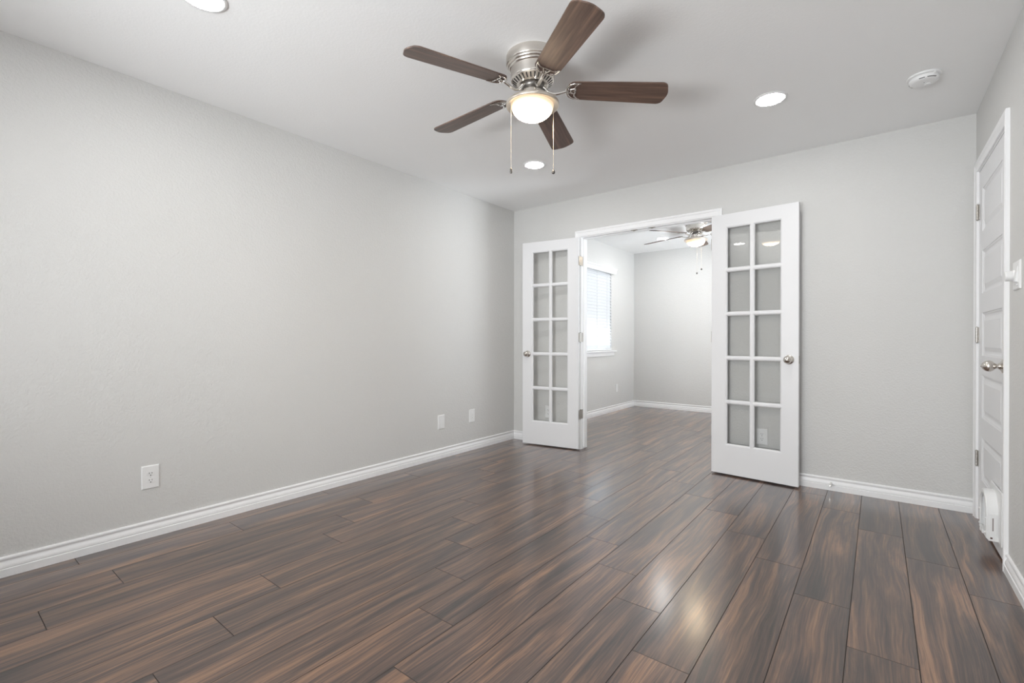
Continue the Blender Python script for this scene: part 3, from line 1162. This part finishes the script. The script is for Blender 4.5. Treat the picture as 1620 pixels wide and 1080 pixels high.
box(bm, -0.017, -0.0075, -0.034, 0.017, -0.0055, 0.034, 0.0006)
ins = obj('insert', bm, M['plastic'], cp)
bm = B()
box(bm, -0.008, -0.0079, 0.004, 0.008, -0.0074, 0.0055)
box(bm, -0.0007, -0.0079, 0.0055, 0.0007, -0.0074, 0.019)
lathe(bm, [(0.0042, 0.0074), (0.0042, 0.0086), (0.0016, 0.0088), (0, 0.0084)], Matrix.Translation((0, 0, -0.017)) @ FACEY, 14)
obj('jack', bm, M['plastic2'], ins)
# next room plate
np_ = obj('blank_wall_plate', plate_mesh(0.072, 0.118), M['plastic'], None, (XL, 6.515, 0.335), (0, 0, LW))
tag(np_, 'small white wall plate in the next room below the window', 'wall plate')

# two-gang switch with round dimmer
def switch_plate():
    root = obj('light_switch', plate_mesh(0.118, 0.122, 0.007), M['plastic'], None, (XR, 2.903, 1.337), (0, 0, RW))
    tag(root, 'white two-gang wall switch with round dimmer knob, beside the panelled door', 'light switch')
    # local +x points towards the viewer (-y world)
    bm = B()
    lathe(bm, [(0.0, 0.006), (0.026, 0.006), (0.026, 0.009), (0.0235, 0.012), (0.0225, 0.013), (0.0215, 0.034), (0.019, 0.037), (0, 0.0375)],
          Matrix.Translation((-0.026, 0, 0)) @ FACEY, 36)
    obj('dimmer_knob', bm, M['plastic'], root, smooth=35)
    bm = B()
    box(bm, 0.010, -0.0095, -0.034, 0.044, -0.006, 0.034, 0.0008)
    vs = box(bm, 0.013, -0.016, -0.030, 0.041, -0.008, 0.030)
    for v in vs:
        if v.co.y < -0.012 and v.co.z > 0:
            v.co.y = -0.0100
    obj('rocker', bm, M['plastic'], root)
    bm = B()
    box(bm, 0.018, -0.0125, -0.046, 0.036, -0.006, -0.041, 0.0006)
    obj('slider', bm, M['plastic2'], root)


switch_plate()

# ------------------------------------------------------------------ baseboard door bumper
bm = B()
lathe(bm, [(0.0, 0.0), (0.0080, 0.0), (0.0080, 0.003), (0.0055, 0.006), (0.0046, 0.009), (0.0046, 0.062), (0.0070, 0.063), (0.0080, 0.066), (0.0082, 0.073), (0.0068, 0.078), (0, 0.079)], FACEY, 24)
bs = obj('door_bumper', bm, M['polished'], None, (-0.257, YB - 0.0128, 0.050), smooth=40)
tag(bs, 'small shiny metal door bumper on the baseboard right of the french door', 'door bumper')

# ------------------------------------------------------------------ window with blind in the next room
def blind_window():
    bm = B()
    x0, x1 = XL - 0.14, XL - 0.095
    f = 0.045
    box(bm, x0, WY0, WZ0, x1, WY0 + f, WZ1)
    box(bm, x0, WY1 - f, WZ0, x1, WY1, WZ1)
    box(bm, x0, WY0 + f, WZ0, x1, WY1 - f, WZ0 + f)
    box(bm, x0, WY0 + f, WZ1 - f, x1, WY1 - f, WZ1)
    zm = (WZ0 + WZ1) / 2
    box(bm, x0, WY0 + f, zm - 0.02, x1, WY1 - f, zm + 0.02)
    w = obj('window_1', bm, M['trim'])
    tag(w, 'white framed window behind blinds in the next room', 'window', kind='structure')
    bm = B()
    for a, b in ((WZ0 + f, zm - 0.02), (zm + 0.02, WZ1 - f)):
        bm.faces.new([bm.verts.new(q) for q in ((x0 + .02, WY0 + f, a), (x0 + .02, WY1 - f, a), (x0 + .02, WY1 - f, b), (x0 + .02, WY0 + f, b))])
    obj('window_glass', bm, M['glass'], w)
    bm = B()
    box(bm, XL - 0.095, WY0 - 0.0, WZ0 - 0.020, XL + 0.0, WY1, WZ0)
    box(bm, XL, WY0 - 0.10, WZ0 - 0.020, XL + 0.042, WY1 + 0.098, WZ0, 0.004)
    obj('window_sill', bm, M['trim'], w)
    bm = B()
    box(bm, XL - 0.095, WY0, WZ0, XL - 0.0005, WY0 + 0.006, WZ1)
    box(bm, XL - 0.095, WY1 - 0.006, WZ0, XL - 0.0005, WY1, WZ1)
    box(bm, XL - 0.095, WY0 + 0.006, WZ1 - 0.006, XL - 0.0005, WY1 - 0.006, WZ1)
    obj('window_return', bm, M['trim'], w)
    bm = B()
    box(bm, XL, WY0 - 0.07, WZ0 - 0.078, XL + 0.015, WY1 + 0.068, WZ0 - 0.020, 0.003)
    obj('apron', bm, M['trim'], w)
    # blind
    root = empty('window_blind', (XL, (WY0 + WY1) / 2, WZ0))
    tag(root, 'white horizontal slat blind on the next room window', 'window blind')
    cy = (WY0 + WY1) / 2
    hw = (WY1 - WY0) / 2
    bm = B()
    xv0, xv1 = 0.0, 0.062
    vp = [(-0.02, 0), (0.040, 0), (0.042, 0.012), (0.046, 0.020), (0.047, 0.042), (0.056, 0.056), (0.062, 0.060), (0.062, 0.072), (-0.02, 0.072)]
    zv = WZ1 - 0.030 - WZ0
    rr = [[bm.verts.new((max(p[0], 0.0002), yy, zv + p[1])) for p in vp] for yy in (-hw - 0.072, hw + 0.072)]
    n = len(vp)
    for i in range(n):
        bm.faces.new((rr[0][i], rr[0][(i + 1) % n], rr[1][(i + 1) % n], rr[1][i]))
    bm.faces.new(rr[0])
    bm.faces.new(rr[1][::-1])
    obj('valance', bm, M['trim'], root)
    bm = B()
    z = 0.052
    pitch = 0.0435
    while z < zv + 0.01:
        c = R(-66)
        for k in range(4):
            pass
        vs = box(bm, -0.0255, -hw + 0.009, -0.0015, 0.0255, hw - 0.009, 0.0015)
        for v in vs:
            x, zz = v.co.x, v.co.z
            v.co.x = -0.016 + x * math.cos(c) - zz * math.sin(c)
            v.co.z = z + x * math.sin(c) + zz * math.cos(c)
        z += pitch
    obj('slats', bm, M['slat'], root)
    bm = B()
    box(bm, -0.050, -hw + 0.004, 0.004, 0.002, hw - 0.004, 0.022, 0.003)
    obj('bottom_rail', bm, M['blind'], root)
    for yy in (-0.30, 0.02, 0.325):
        bm = B()
        box(bm, -0.0095, yy - 0.008, 0.02, -0.0085, yy + 0.008, zv)
        obj('ladder_tape', bm, M['blind'], root)


blind_window()


def plain_window(name, label, along, a0, a1, z0, z1, depth0, depth1):
    bm = B()
    f = 0.04

    def bx(p, q, za, zb):
        if along == 'x':
            box(bm, p, depth0, za, q, depth1, zb)
        else:
            box(bm, depth0, p, za, depth1, q, zb)
    bx(a0, a0 + f, z0, z1)
    bx(a1 - f, a1, z0, z1)
    bx(a0 + f, a1 - f, z0, z0 + f)
    bx(a0 + f, a1 - f, z1 - f, z1)
    zm = (z0 + z1) / 2
    bx(a0 + f, a1 - f, zm - f / 2, zm + f / 2)
    w = obj(name, bm, M['trim'])
    tag(w, label, 'window', kind='structure')
    bm = B()
    d = (depth0 + depth1) / 2
    for za, zb in ((z0 + f, zm - f / 2), (zm + f / 2, z1 - f)):
        q = [(a0 + f, za), (a1 - f, za), (a1 - f, zb), (a0 + f, zb)]
        bm.faces.new([bm.verts.new((p[0], d, p[1]) if along == 'x' else (d, p[0], p[1])) for p in q])
    obj('window_glass', bm, M['glass'], w)


plain_window('window_2', 'window behind the viewpoint', 'x', -2.1, -0.3, 0.75, 2.1, YF - 0.11, YF - 0.07)
plain_window('window_3', 'window on the hidden right side of the next room', 'y', 4.95, 6.25, 0.9, 2.1, XR + 0.08, XR + 0.12)
